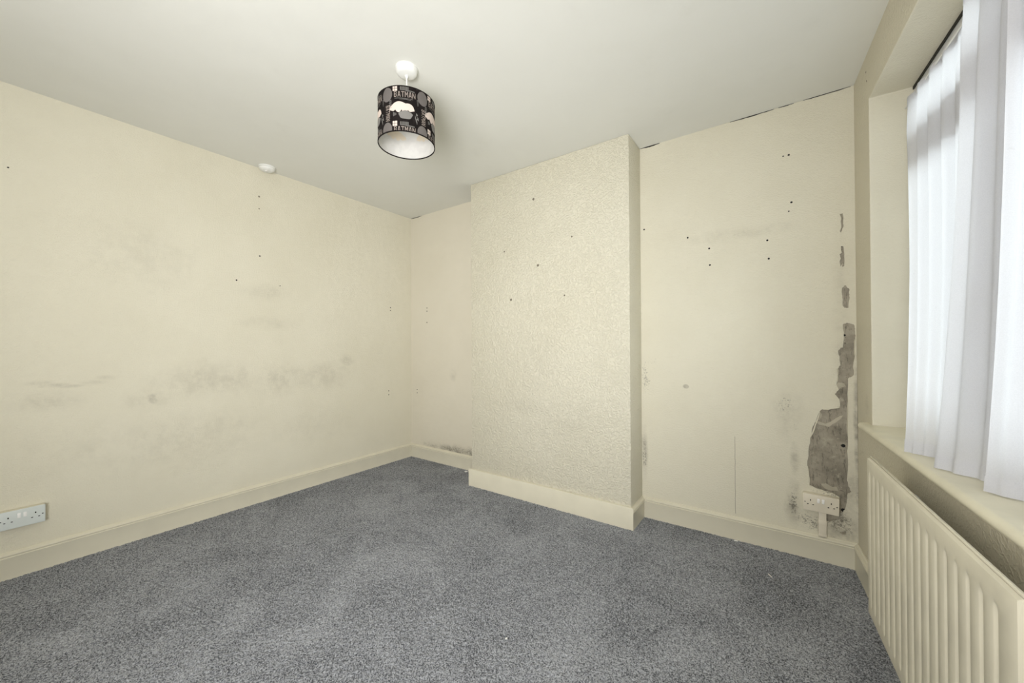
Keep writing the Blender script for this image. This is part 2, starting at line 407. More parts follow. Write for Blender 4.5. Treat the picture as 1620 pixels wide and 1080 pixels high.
for p in wr.data.polygons:
    c_ = p.center; q_ = (c_.x-XR)*DX/NRM-(c_.y-2.61)/NRM
    o_ = -((c_.x-XR)+(c_.y-2.61)*DX)/NRM
    if -0.29 < o_ < -0.01 and S0-0.01 < q_ < S1+0.01 and Z0-0.01 < c_.z < Z1+0.01: p.material_index = 1
bvm = wr.modifiers.new('soft_edge', 'BEVEL'); bvm.width = 0.004; bvm.segments = 2; bvm.limit_method = 'ANGLE'

# ------------------------------------------------------------------ carpet with real tufts where it is in view
nx, ny = 700, 500
xs = np.concatenate([np.linspace(XL, XR+0.02, nx), [0.6]])
ys = np.concatenate([[YN, -0.6], np.linspace(-0.2, YA, ny+40)])
X, Y = np.meshgrid(xs, ys)
X = X.copy(); Y = Y.copy()
Z = np.zeros_like(X)
Z += rng.uniform(-0.0055, 0.0, X.shape) - 0.0005
X[:, 1:-2] += rng.uniform(-0.0018, 0.0018, X[:, 1:-2].shape); Y[3:-1] += rng.uniform(-0.0018, 0.0018, Y[3:-1].shape)
right_x = XR + DX*(2.61-Y)
Z = np.where(X > right_x + 0.04, -0.006, Z)
co = np.stack([X, Y, Z], -1).reshape(-1, 3).astype(np.float32)
r_, c_ = X.shape
idx = np.arange(r_*c_).reshape(r_, c_)
q = np.stack([idx[:-1, :-1], idx[:-1, 1:], idx[1:, 1:], idx[1:, :-1]], -1).reshape(-1, 4)
cx = (X[:-1, :-1]+X[1:, 1:]).reshape(-1)/2; cy = (Y[:-1, :-1]+Y[1:, 1:]).reshape(-1)/2
keep = ~((cx > XC0+0.01) & (cx < XC1-0.01) & (cy > YC+0.01)) & ~((cy > YB) & (cx > XC1)) & (cx < XR + DX*(2.61-cy) - 0.004)
q = q[keep]
me = bpy.data.meshes.new('carpet')
me.vertices.add(len(co)); me.vertices.foreach_set('co', co.ravel())
me.loops.add(q.size); me.loops.foreach_set('vertex_index', q.ravel().astype(np.int32))
me.polygons.add(len(q)); me.polygons.foreach_set('loop_start', (np.arange(len(q))*4).astype(np.int32))
me.update(calc_edges=True)
bm = bmesh.new(); bm.from_mesh(me)
bmesh.ops.delete(bm, geom=[v for v in bm.verts if not v.link_faces], context='VERTS')
bm.to_mesh(me); bm.free()
me.materials.append(M['carpet'])
link('carpet', me, label='grey speckled twist pile carpet fitted wall to wall over the floor', category='carpet')

# ------------------------------------------------------------------ skirting boards
SK = 0.138
ogee = [(0, 0), (0.018, 0), (0.018, 0.106), (0.0195, 0.108), (0.0195, 0.112), (0.0165, 0.1145), (0.0165, 0.117), (0.0205, 0.120), (0.0215, 0.1245), (0.019, 0.129), (0.0135, 0.132), (0.009, 0.1335), (0.006, SK), (0, SK)]
flat = [(0, 0), (0.018, 0), (0.018, 0.136), (0.0155, 0.1405), (0.010, 0.142), (0, 0.142)]
def skirt(name, prof, fa, fb):
    structure(name, MB().sweep(prof, (fa, fb)), M['gloss'], smooth=True)
E0 = -0.008
skirt('baseboard_left', ogee, lambda d, z: (XL+d, YN, z+E0), lambda d, z: (XL+d, YA-d, z+E0))
skirt('baseboard_back_left', ogee, lambda d, z: (XL+d, YA-d, z+E0), lambda d, z: (XC0-d, YA-d, z+E0))
skirt('baseboard_chimney_left', ogee, lambda d, z: (XC0-d, YA-d, z+E0), lambda d, z: (XC0-d, YC-d, z+E0))
skirt('baseboard_chimney', flat, lambda d, z: (XC0-d, YC-d, z+E0), lambda d, z: (XC1+d, YC-d, z+E0))
skirt('baseboard_chimney_right', ogee, lambda d, z: (XC1+d, YC-d, z+E0), lambda d, z: (XC1+d, YB-d, z+E0))
skirt('baseboard_back_right', ogee, lambda d, z: (XC1+d, YB-d, z+E0), lambda d, z: (Wp(d, d, 0)[0], YB-d, z+E0))
def wcorner(d, z): return (Wp(d, d, 0)[0], YB-d, z+E0)
skirt('baseboard_right', ogee, wcorner, lambda d, z: Wp(S_END-0.02, d, z+E0))

# ------------------------------------------------------------------ window: frame, transom, mullions, panes, handles, sill
win = bpy.data.objects.new('window_1', None); COL.objects.link(win); win['kind'] = 'structure'
fo, fi = -0.205, OD
def wpart(name, *a, bevel=0.003, mat='upvc', **kw):
    return obj(name, MB().wbox(*a), M[mat], win, bevel=bevel, **kw)
ZB, ZT = 0.775, Z1
FW = 0.055
wpart('head_frame', S0, S1, fo, fi, ZT-FW, ZT)
wpart('bottom_frame', S0, S1, fo, fi, ZB, ZB+FW)
wpart('side_frame', S0, S0+FW, fo, fi, ZB+FW, ZT-FW)
wpart('side_frame', S1-FW, S1, fo, fi, ZB+FW, ZT-FW)
wpart('head_shadow_strip', S0+0.004, 0.86, fi, fi+0.004, ZT-0.013, ZT-0.0005, bevel=0, mat='gap')  # dark strip painting in the shadow gap above the curtain
TZ = 1.92
wpart('transom', S0+FW, S1-FW, fo, fi+0.004, TZ-0.035, TZ+0.035)
mull = [1.045, 1.76]
for m in mull:
    wpart('mullion', m-0.035, m+0.035, fo, fi+0.006, ZB+FW, TZ-0.035)
    wpart('mullion', m-0.035, m+0.035, fo, fi+0.006, TZ+0.035, ZT-FW)
edges = [S0+FW] + sum([[m-0.035, m+0.035] for m in mull], []) + [S1-FW]
for i in range(0, 6, 2):
    a, b_ = edges[i], edges[i+1]
    for (z0, z1) in ((ZB+FW, TZ-0.035), (TZ+0.035, ZT-FW)):
        sash = MB(); w = 0.045
        sash.wbox(a, b_, fo+0.01, fi+0.012, z0, z0+w).wbox(a, b_, fo+0.01, fi+0.012, z1-w, z1)
        sash.wbox(a, a+w, fo+0.01, fi+0.012, z0+w, z1-w).wbox(b_-w, b_, fo+0.01, fi+0.012, z0+w, z1-w)
        so_ = obj('sash', sash, M['upvc'], win, weld=False)
        obj('pane', MB().wbox(a+w-0.008, b_-w+0.008, -0.180, -0.172, z0+w-0.008, z1-w+0.008), M['glass'], so_)
        if z0 < 1:
            s_h = b_-w/2 if i == 0 else a+w/2
            hd = MB().wbox(s_h-0.013, s_h+0.013, fi+0.012, fi+0.022, 1.23, 1.30).wbox(s_h-0.009, s_h+0.009, fi+0.022, fi+0.038, 1.28, 1.30).wbox(s_h-0.009, s_h+0.009, fi+0.030, fi+0.042, 1.17, 1.30)
            obj('handle', hd, M['white_plastic'], so_, bevel=0.002, weld=False)
# sill board with a rounded nose that runs on past the opening as a short horn
nose = [(OD, 0.748), (0.018, 0.748), (0.028, 0.7495), (0.034, 0.7545), (0.0365, 0.7615), (0.0350, 0.769), (0.030, 0.7755), (0.021, 0.779), (OD, 0.779)]
sill = MB().sweep(nose, (lambda o, z: Wp(S0+0.0005, o, z), lambda o, z: Wp(S1-0.0005, o, z)))
obj('window_sill', sill, M['sill'], win, smooth=True)
horn = MB().sweep([(0.0, 0.748)] + nose[1:-1] + [(0.0, 0.779)], (lambda o, z: Wp(0.205+0.35*max(0, 0.012-abs(o-0.02)), o, z), lambda o, z: Wp(S0+0.0005, o, z)))
obj('window_sill', horn, M['sill'], win, smooth=True)
# daylight guide for the sky through the opening
p = area_light('window_portal', Wp(1.37, -0.24, 1.51), Wp(1.37, 1, 1.51), 1.48, 2.15, 1, (1, 1, 1), True)

# ------------------------------------------------------------------ net curtain hanging in the reveal, hem dragging on the sill
wire = MB().tube(Wp(S0+0.004, -0.118, 2.168), Wp(S1-0.004, -0.118, 2.168), 0.0025, 8)
obj('curtain_wire', wire, M['white_plastic'], None, label='thin white sprung wire stretched under the window head', category='curtain wire')
#          top s, top o      hem s, hem o   (folds: peak towards the room, valley towards the glass)
colm = [(0.335, -0.110, 0.790, 0.026), (0.86, -0.130, 0.880, -0.066), (0.925, -0.082, 0.974, 0.006), (1.13, -0.130, 1.115, -0.082),
        (1.20, -0.075, 1.171, -0.020), (1.36, -0.130, 1.262, -0.108), (1.42, -0.104, 1.40, -0.03), (1.58, -0.130, 1.56, -0.10),
        (1.70, -0.106, 1.68, -0.03), (1.86, -0.130, 1.85, -0.10), (1.98, -0.104, 1.98, -0.03), (2.16, -0.130, 2.16, -0.10), (2.28, -0.106, 2.28, -0.04), (2.43, -0.126, 2.42, -0.09)]
NS, NV = 48, 60
ZTOP, ZHEM = 2.178, 0.7825
def curtain_point(u, t, off=0.0):
    k_ = min(int(u), len(colm)-2); f = u-k_
    g = f*f*(3-2*f)*0.55 + f*0.45
    a, b_ = colm[k_], colm[k_+1]
    ts, to = a[0]+(b_[0]-a[0])*f, a[1]+(b_[1]-a[1])*g
    hs, ho = a[2]+(b_[2]-a[2])*f, a[3]+(b_[3]-a[3])*g
    e = t**1.12
    s = ts+(hs-ts)*e; o = to+(ho-to)*(t**1.5 if to < ho else t)
    rp = 0.0105*(1-t)**1.2 + 0.0045*(1+0.5*math.sin(3*t+2*u))
    o += rp*math.sin(u*2*PI*(5.2 if u < 1 else 3.1)+0.6*math.sin(5*t)) * min(1, t*6+0.35)
    s += 0.007*math.sin(u*9+4*t)*t*(1-t)*2
    return s, max(o+off, -0.1285+off), ZTOP+(ZHEM-ZTOP)*t
mb = MB(); nu = (len(colm)-1)*NS+1
vs = []
for iu in range(nu):
    u = iu/NS
    for iv in range(NV+1):
        t = iv/NV
        vs.append(Wp(*curtain_point(u, t)))
mb.add(vs, [(i*(NV+1)+j, (i+1)*(NV+1)+j, (i+1)*(NV+1)+j+1, i*(NV+1)+j+1) for i in range(nu-1) for j in range(NV)])
cur = thing('net_curtain', 'sheer white net curtain falling in long folds over the window sill', 'curtain', Wp(1.3, -0.12, ZHEM))
def keep_world(o, parent):
    o.parent = parent
    o.matrix_parent_inverse = Matrix.Translation(parent.location).inverted()
    return o
keep_world(obj('fabric', mb, M['voile'], None, smooth=True, weld=False), cur)
def band(name, t0, t1, off):
    mb = MB(); n = 3; vs = []
    for iu in range(nu):
        for iv in range(n+1):
            vs.append(Wp(*curtain_point(iu/NS, t0+(t1-t0)*iv/n, off)))
    mb.add(vs, [(i*(n+1)+j, (i+1)*(n+1)+j, (i+1)*(n+1)+j+1, i*(n+1)+j+1) for i in range(nu-1) for j in range(n)])
    keep_world(obj(name, mb, M['voile'], None, smooth=True, weld=False), cur)
band('hem', 0.972, 1.0, 0.0015)
band('heading_tape', 0.0, 0.022, 0.0015)

# ------------------------------------------------------------------ radiator under the window
RS0, RS1, RZ0, RZ1, RO = 0.668, 1.602, 0.140, 0.722, 0.100
rad = thing('panel_radiator', 'cream painted steel panel radiator with vertical grooves below the window', 'radiator', Wp(1.137, 0.08, 0))
grooves = [0.717 + 0.0513*i for i in range(17)]
sv = sorted(set([RS0, RS0+0.004, RS0+0.012] + [round(g+d, 5) for g in grooves for d in (-0.010, -0.007, -0.0035, 0, 0.0035, 0.007, 0.010)] + [RS1-0.012, RS1-0.004, RS1]))
zs = [RZ0, RZ0+0.004, RZ0+0.012, RZ0+0.040, RZ0+0.044, RZ0+0.049, RZ0+0.056, RZ0+0.066, 0.30, 0.45, 0.60, RZ1-0.066, RZ1-0.056, RZ1-0.049, RZ1-0.044, RZ1-0.040, RZ1-0.012, RZ1-0.004, RZ1]
def rad_o(s, z):
    o = RO
    e = min(s-RS0, RS1-s, z-RZ0, RZ1-z)
    if e < 0.012: o -= 0.010*(1-math.sqrt(max(0, 1-(1-e/0.012)**2)))
    zt = min(z-RZ0-0.042, RZ1-0.042-z)
    if zt > 0:
        fz = min(1, zt/0.022); fz = math.sin(fz*PI/2)
        for g in grooves:
            d = abs(s-g)
            if d < 0.010: o -= 0.0065*fz*(0.5+0.5*math.cos(PI*d/0.010))
    return o
vs = [Wp(s, rad_o(s, z), z) for s in sv for z in zs]
nz_ = len(zs)
mb = MB().add(vs, [(i*nz_+j, (i+1)*nz_+j, (i+1)*nz_+j+1, i*nz_+j+1) for i in range(len(sv)-1) for j in range(nz_-1)])
bk = RO-0.022
mb.wbox(RS0+0.001, RS1-0.001, bk, RO-0.0105, RZ0+0.001, RZ1-0.001)
keep_world(obj('front_panel', mb, M['radiator'], None, smooth=True, weld=False), rad)
mb = MB().wbox(RS0, RS1, RO-0.016, RO-0.011, RZ1-0.004, RZ1+0.0045)
keep_world(obj('top_seam', mb, M['radiator'], None, bevel=0.002), rad)
mb = MB().wbox(RS1-0.004, RS1+0.0045, RO-0.016, RO-0.011, RZ0+0.01, RZ1-0.004)
keep_world(obj('end_seam', mb, M['radiator'], None, bevel=0.002), rad)
for s in (RS0+0.14, RS1-0.14):
    mb = MB().wbox(s-0.02, s+0.02, 0.0, 0.004, RZ0+0.06, RZ1-0.08).wbox(s-0.015, s+0.015, 0.004, bk, RZ1-0.13, RZ1-0.10).wbox(s-0.015, s+0.015, 0.004, bk, RZ0+0.09, RZ0+0.11)
    keep_world(obj('wall_bracket', mb, M['steel'], None, weld=False), rad)
mb = MB()
for g in [0.70+0.026*i for i in range(34)]:
    mb.wbox(g, g+0.0015, bk-0.022, bk, RZ0+0.07, RZ1-0.09)
keep_world(obj('convector_fins', mb, M['radiator'], None, weld=False), rad)
for s, nm_ in ((RS1+0.022, 'valve'),):
    mb = MB().tube(Wp(s, RO-0.018, 0.0), Wp(s, RO-0.018, RZ0+0.05), 0.0075).tube(Wp(s, RO-0.018, RZ0+0.02), Wp(s, RO-0.018, RZ0+0.085), 0.016, 16).tube(Wp(RS1-0.005, RO-0.018, RZ0+0.035), Wp(s, RO-0.018, RZ0+0.035), 0.011, 12)
    keep_world(obj(nm_, mb, M['white_plastic'], None, smooth=True, weld=False), rad)

# ------------------------------------------------------------------ double sockets
def socket(name, label, loc, rotz, plate_m, box_m, depth=0.033, tilt=0.0):
    """local frame: x along the wall, -y into the room, origin at plate centre on the wall"""
    t = thing(name, label, 'socket', loc, rotz, None)
    t.rotation_euler = (0, tilt, rotz)
    w, h = 0.074, 0.0435
    obj('back_box', MB().box(-w, -depth, -h, w, 0, h), box_m, t, bevel=0.003)
    pl = obj('face_plate', MB().box(-w-0.0005, -depth-0.0075, -h-0.0005, w+0.0005, -depth, h+0.0005), plate_m, t, bevel=0.0025, seg=3)
    yf = -depth-0.0075
    for sx in (-1, 1):
        cx_ = sx*0.0425
        hole = MB()
        for (x, z, a, b_) in ((0, 0.0125, 0.0022, 0.0040), (-0.0112, -0.0095, 0.0034, 0.0020), (0.0112, -0.0095, 0.0034, 0.0020)):
            n = 8; vs = []
            for i in range(n):
                an = 2*PI*(i+0.5)/n
                for yy in (yf+0.001, yf-0.0004): vs.append((cx_+x+a*1.12*math.cos(an), yy, z+b_*1.12*math.sin(an)))
            hole.add(vs, [(2*i, 2*((i+1) % n), 2*((i+1) % n)+1, 2*i+1) for i in range(n)] + [tuple(2*i+1 for i in range(n))])
        obj('pin_slots', hole, M['dark'], pl, weld=False)
        hole = MB(); n = 8; vs = []
        for i in range(n):
            an = 2*PI*(i+0.5)/n
            for yy in (yf+0.001, yf-0.0004): vs.append((sx*0.0655+0.0033*math.cos(an), yy, 0.0022*math.sin(an)))
        hole.add(vs, [(2*i, 2*((i+1) % n), 2*((i+1) % n)+1, 2*i+1) for i in range(n)] + [tuple(2*i+1 for i in range(n))])
        obj('fixing_screw', hole, M['dark'], pl, weld=False)
        x0 = sx*0.0095
        r = MB().hexa([(x0-0.0055, yf-0.0042, 0.004), (x0+0.0055, yf-0.0042, 0.004), (x0+0.0055, yf+0.002, 0.004), (x0-0.0055, yf+0.002, 0.004),
                       (x0-0.0055, yf-0.0012, 0.027), (x0+0.0055, yf-0.0012, 0.027), (x0+0.0055, yf+0.002, 0.027), (x0-0.0055, yf+0.002, 0.027)])
        obj('rocker_switch', r, M['rocker'], pl, bevel=0.001)
    return t
socket('wall_socket', 'cream double wall socket amid peeling plaster near the radiator', (0.166, YB, 0.3045), 0, M['aged_plastic'], M['aged_plastic'], 0.030, math.radians(1.2))
socket('wall_socket', 'cool white double wall socket on the stained left wall at frame edge', (XL, 0.148, 0.2935), PI/2, M['blue_white_plastic'], M['gloss'], 0.033)
# mini trunking between the right socket and the skirting
tk = thing('cable_trunking', 'short cream cable trunking between the socket and the skirting board', 'trunking', (0.1735, YB, 0.13))
obj('trunking_cover', MB().box(-0.0165, -0.020, 0.000, 0.0165, -0.001, 0.135), M['aged_plastic'], tk, bevel=0.002)
obj('coupler', MB().box(-0.0178, -0.0215, 0.060, 0.0178, -0.001, 0.086), M['aged_plastic'], tk, bevel=0.0015)
obj('end_cap', MB().box(-0.0178, -0.0215, 0.000, 0.0178, -0.001, 0.012), M['aged_plastic'], tk, bevel=0.0015)

# ------------------------------------------------------------------ pendant lamp
LX, LY = -1.452, 1.196
pend = thing('pendant_lamp', 'ceiling pendant with a black patterned drum shade on a white rose', 'lamp', (LX, LY, H))
rose = obj('ceiling_rose', MB().lathe([(0.0, -0.034), (0.012, -0.034), (0.034, -0.0315), (0.043, -0.028), (0.048, -0.021), (0.050, -0.010), (0.052, -0.008), (0.0525, 0.0), (0.0, 0.0)], n=40), M['white_plastic'], pend, smooth=True)
obj('cord_grip', MB().lathe([(0.0, -0.046), (0.0045, -0.046), (0.007, -0.041), (0.009, -0.034), (0.0, -0.033)], n=16), M['white_plastic'], rose, smooth=True)
obj('flex', MB().tube((0, 0, -0.235), (0, 0, -0.038), 0.0034, 10), M['white_plastic'], pend, smooth=True)
ZT_, ZB_, SR = -0.170, -0.370, 0.131
holder = obj('lamp_holder', MB().lathe([(0.004, -0.185), (0.012, -0.187), (0.017, -0.196), (0.0185, -0.215), (0.0185, -0.232), (0.027, -0.234), (0.027, -0.239), (0.0205, -0.240), (0.0205, -0.262), (0.0, -0.262)], n=24), M['white_plastic'], pend, smooth=True)
k = NT('black_shade_card')
M['shade'] = k.done(k.mix(k.ramp(k.noise(40, 2), 0.4, 0.6), (0.010, 0.008, 0.0075), (0.015, 0.012, 0.011)), 0.85); k.b.inputs['Specular IOR Level'].default_value = 0.08
k = NT('white_shade_lining')
M['lining'] = k.done(k.mix(k.ramp(k.noise(30, 2), 0.4, 0.6), (0.60, 0.585, 0.545), (0.56, 0.545, 0.51)), 0.55)
M['ink_grey'] = plain('grey_print', (0.125, 0.11, 0.102), 0.6, 0.05)
M['ink_mid'] = plain('mid_grey_print', (0.19, 0.18, 0.165), 0.6, 0.05)
M['ink_pale'] = plain('pale_pink_print', (0.62, 0.52, 0.455), 0.6, 0.02)
M['ink_letter'] = plain('taupe_lettering_print', (0.27, 0.225, 0.195), 0.6, 0.02)
shade = obj('lamp_shade', MB().lathe([(SR, ZB_), (SR, ZT_)], n=96), M['shade'], pend, smooth=True, label='black drum shade printed with lettering, ovals and pale clouds')
obj('shade_lining', MB().lathe([(SR-0.0012, ZT_+0.0005), (SR-0.0012, ZB_-0.0005)], n=96), M['lining'], shade, smooth=True, label='white inside face of the shade')
for z in (ZB_, ZT_):
    obj('shade_rim', MB().lathe([(SR+0.0012, z-0.0022), (SR+0.0012, z+0.0022), (SR-0.0022, z+0.0022), (SR-0.0022, z-0.0022)], n=96, close=True), M['shade'], shade, smooth=True)
ring = MB()
for i in range(3):
    a = 2*PI*i/3+0.5
    ring.tube((0.024*math.cos(a), 0.024*math.sin(a), -0.2365), ((SR-0.002)*math.cos(a), (SR-0.002)*math.sin(a), ZT_-0.002), 0.0014, 6)
ring.lathe([(0.0275, -0.239), (0.0275, -0.234), (0.0225, -0.234), (0.0225, -0.239)], n=24, close=True)
obj('shade_carrier', ring, M['white_plastic'], pend, weld=False)

A0 = math.atan2(-LY, -LX)           # the shade's side towards the room's near end
def on_shade(polys, R):
    """flat outlines (arc metres to the right, height) bent round the drum; each outline is one printed patch"""
    mb = MB()
    for poly in polys:
        bm2 = bmesh.new()
        vs = [bm2.verts.new((x, y, 0)) for x, y in poly]
        fc = bm2.faces.new(vs)
        bmesh.ops.triangulate(bm2, faces=[fc])
        for it in range(5):
            es = [e for e in bm2.edges if abs(e.verts[0].co.x-e.verts[1].co.x) > 0.008]
            if not es: break
            bmesh.ops.subdivide_edges(bm2, edges=es, cuts=1)
            bmesh.ops.triangulate(bm2, faces=bm2.faces[:])
        bm2.verts.index_update()
        zr = [v for v in bm2.verts]
        mb.add([(R*math.cos(A0+v.co.x/SR), R*math.sin(A0+v.co.x/SR), v.co.y) for v in zr], [tuple(v.index for v in f_.verts) for f_ in bm2.faces])
        bm2.free()
    return mb
def clip_poly(poly):
    for sgn, lim in ((1, ZB_+0.002), (-1, -(ZT_-0.002))):
        out = []
        for i in range(len(poly)):
            a, b_ = poly[i], poly[(i+1) % len(poly)]
            ia, ib = sgn*a[1] >= lim, sgn*b_[1] >= lim
            if ia: out.append(a)
            if ia != ib:
                t = (sgn*lim-a[1])/(b_[1]-a[1])
                out.append((a[0]+(b_[0]-a[0])*t, sgn*lim))
        poly = out
        if len(poly) < 3: return None
    return poly
def oval(cx_, cy_, rx, ry, n=24, wob=0.0):
    return [(cx_+rx*math.cos(2*PI*i/n)*(1+wob*math.sin(5*2*PI*i/n)), cy_+ry*math.sin(2*PI*i/n)*(1+wob*math.sin(5*2*PI*i/n))) for i in range(n)]
def rect(cx_, cy_, w, h): return [(cx_-w/2, cy_-h/2), (cx_+w/2, cy_-h/2), (cx_+w/2, cy_+h/2), (cx_-w/2, cy_+h/2)]
def cloud(cx_, cy_, w, h):
    """wide puffy cloud: five humps on top, shallow scallops underneath"""
    out = []
    for i in range(41):
        a = PI*i/40
        out.append((cx_+w/2*math.cos(a), cy_-h*0.25+h*0.62*math.sin(a)**0.8*(1+0.28*abs(math.sin(2.5*a+0.001)))))
    for i in range(1, 24):
        t = i/24
        out.append((cx_-w/2+w*t, cy_-h*0.25-h*0.30*math.sin(PI*t)*abs(math.sin(4*PI*t))**0.7))
    return out
# block capitals as strokes on a 5 x 7 grid
GLY = {'B': [[(0,0),(0,7),(1,7),(1,0)],[(1,6),(1,7),(3.6,7),(4.4,6.2),(4.4,6)],[(1,3),(1,4),(4,4),(4,3)],[(1,0),(1,1),(4.4,1),(4.4,.8),(3.6,0)],[(3.4,4),(3.4,6),(4.4,6),(4.4,4.4)],[(3.5,1),(3.5,3),(4.1,3.4),(4.5,2.8),(4.5,1)]],
       'A': [[(0,0),(1.7,7),(2.7,7),(1.1,0)],[(2.3,7),(3.3,7),(5,0),(3.9,0)],[(1.2,1.6),(1.4,2.6),(3.6,2.6),(3.8,1.6)]],
       'T': [[(0,6),(0,7),(5,7),(5,6)],[(2,0),(2,6),(3,6),(3,0)]],
       'M': [[(0,0),(0,7),(1,7),(1,0)],[(4,0),(4,7),(5,7),(5,0)],[(1,7),(2.5,3.8),(2.5,2.2),(1,5)],[(4,7),(4,5),(2.5,2.2),(2.5,3.8)]],
       'N': [[(0,0),(0,7),(1,7),(1,0)],[(4,0),(4,7),(5,7),(5,0)],[(1,7),(4,1.6),(4,0),(1,5.2)]]}
def word(cx_, cy_, w, h, vert=False):
    out = []; txt = 'BATMAN'; adv = 5.9; tot = adv*len(txt)-0.9
    for i, ch in enumerate(txt):
        for st in GLY[ch]:
            pl = []
            for gx, gy in st:
                x = (adv*i+gx)/tot*w-w/2; y = gy/7*h-h/2
                if vert: x, y = y, -x
                pl.append((cx_+x, cy_+y))
            out.append(pl)
    return out
letter, pale, mid, grey = [], [], [], []
D72 = 2*PI/5*SR
for k5 in range(5):
    x0 = (k5-0.0)*D72 + math.radians(-4)*SR
    for rep in range(-1, 2):
        z0 = ZT_-0.156*rep
        letter += word(x0, z0-0.037, 0.094, 0.025)
        letter += word(x0+math.radians(38)*SR, z0-0.118, 0.070, 0.022, True)
        grey.append(oval(x0+math.radians(36)*SR, z0-0.034, 0.026, 0.032))
        pale.append(cloud(x0-math.radians(6)*SR, z0-0.094, 0.112, 0.046))
        mid.append(oval(x0+0.004, z0-0.128, 0.030, 0.019, 30, 0.06))
        pale.append([(x0+math.radians(52)*SR, z0-0.101), (x0+math.radians(57)*SR, z0-0.086), (x0+math.radians(64)*SR, z0-0.084), (x0+math.radians(60)*SR, z0-0.100)])
        for ax in (-1, 1):
            for az in (-1, 1): pale.append(rect(x0-0.043+ax*0.0055, z0-0.0115+az*0.0060, 0.0095, 0.0104))
        for j in range(7): mid.append(rect(x0-0.018+j*0.0055, z0-0.010, 0.0028, 0.014))
        mid.append(rect(x0+0.012, z0-0.0185, 0.062, 0.0018)); mid.append(rect(x0+0.024, z0-0.0215, 0.040, 0.0014))
        zx, zz_ = x0+0.050, z0-0.112
        zig = [(0, 0), (0.006, -0.006), (0.001, -0.011), (0.008, -0.019), (0.003, -0.024), (0.009, -0.031)]
        mid.append([(zx+a, zz_+b_) for a, b_ in zig] + [(zx+a+0.0022, zz_+b_) for a, b_ in reversed(zig)])
        for j in range(6): mid.append(rect(x0+0.058, z0-0.050-0.005*j, 0.010-0.001*j, 0.0016))
        for j in range(4): mid.append(rect(x0-0.050+0.004*j, z0-0.126, 0.0018, 0.018-0.003*j))
        mid.append(rect(x0-0.004, z0-0.0555, 0.080, 0.0014)); mid.append(rect(x0+0.002, z0-0.0600, 0.050, 0.0012))
        for j in range(9): mid.append(rect(x0-0.066+0.0012*(j % 3), z0-0.062-0.0042*j, 0.012, 0.0015))
        for j in range(5): mid.append(rect(x0+0.046+0.002*j, z0-0.130-0.006*j, 0.0022, 0.012))
M['show_through'] = plain('pattern_showing_through', (0.62, 0.54, 0.42), 0.6, 0.02)
for nm_, lst, mt, rr in (('show_through_patch', [p_ for p_ in pale if len(p_) > 30], 'show_through', -0.0020), ('printed_oval', grey, 'ink_grey', 0.0004), ('printed_strokes', mid, 'ink_mid', 0.0008), ('printed_patch', pale, 'ink_pale', 0.0006), ('printed_lettering', letter, 'ink_letter', 0.0010)):
    lst = [q_ for q_ in (clip_poly(p_) for p_ in lst) if q_]
    single = nm_ in ('printed_oval', 'printed_patch', 'show_through_patch')
    for grp in ([[q_] for q_ in lst] if single else [lst]):
        o = obj(nm_, on_shade(grp, SR+rr), M[mt], shade, weld=False)
        if not single: o['kind'] = 'stuff'
        for pgn in o.data.polygons:
            c_ = pgn.center
            if (pgn.normal.x*c_.x+pgn.normal.y*c_.y < 0) == (rr > 0): pgn.flip()

# ------------------------------------------------------------------ smoke alarm on the ceiling
al = thing('smoke_alarm', 'small round white smoke alarm on the ceiling above the left wall', 'smoke alarm', (-3.094, 1.256, H))
obj('base_ring', MB().lathe([(0.0, 0.0), (0.0545, 0.0), (0.0545, -0.008), (0.051, -0.010), (0.0, -0.010)], n=40), M['white_plastic'], al, smooth=True)
obj('cover', MB().lathe([(0.050, -0.010), (0.050, -0.017), (0.046, -0.024), (0.034, -0.031), (0.020, -0.034), (0.0, -0.0345)], n=40), M['white_plastic'], al, smooth=True)
obj('test_button', MB().lathe([(0.009, -0.032), (0.009, -0.037), (0.007, -0.0385), (0.0, -0.0385)], (0.012, -0.012, 0), n=16), M['rocker'], al, smooth=True)

# ------------------------------------------------------------------ screw holes and plugs in the walls
def plug_mesh(r, mat, name='screw_hole'):
    return MB().lathe([(r*1.0, 0.0), (r*1.05, 0.0007), (r*0.75, 0.0007), (r*0.45, 0.0002), (0.0, 0.0002)], n=12).mesh(name, mat)
pm = {('d', s): plug_mesh(r, M['dark']) for s, r in (('s', 0.0035), ('m', 0.0052), ('l', 0.0085))}
pm.update({('b', s): plug_mesh(r, M['brown_spot']) for s, r in (('s', 0.0045), ('m', 0.0062), ('l', 0.009))})
def plug(parent, pos, nrm, key):
    o = bpy.data.objects.new('screw_hole', pm[key]); COL.objects.link(o); o.parent = parent
    o.location = pos; o.rotation_euler = Vector(nrm).to_track_quat('Z', 'Y').to_euler()
for x, z, kk in [(0.02,2.192,'ds'),(0.045,2.192,'dm'),(0.055,1.927,'dm'),(0.043,1.88,'ds'),(-0.744,1.919,'dm'),(-0.474,1.819,'dm'),(-0.353,1.733,'dm'),(-0.35,1.631,'dm'),(-0.057,1.735,'dm'),(-0.051,1.63,'dm'),(0.264,1.657,'dl'),(0.271,1.19,'dm'),(0.262,0.617,'dl'),(0.259,0.283,'dl')]:
    dy = 0.0025 if (x, z) in ((0.271, 1.19), (0.262, 0.617), (0.259, 0.283), (0.264, 1.657)) else 0.0
    plug(wbr, (x, YB+dy, z), (0, -1, 0), (kk[0], kk[1]))
for y, z, kk in [(1.231,1.816,'dm'),(1.083,1.617,'dm'),(1.371,1.612,'ds'),(2.389,1.521,'dm'),(2.389,1.493,'dm'),(2.367,0.701,'dm'),(2.367,0.663,'dm'),(0.103,2.049,'ds'),(1.227,2.257,'bm'),(1.227,2.167,'bs')]:
    plug(wl, (XL, y, z), (1, 0, 0), (kk[0], kk[1]))
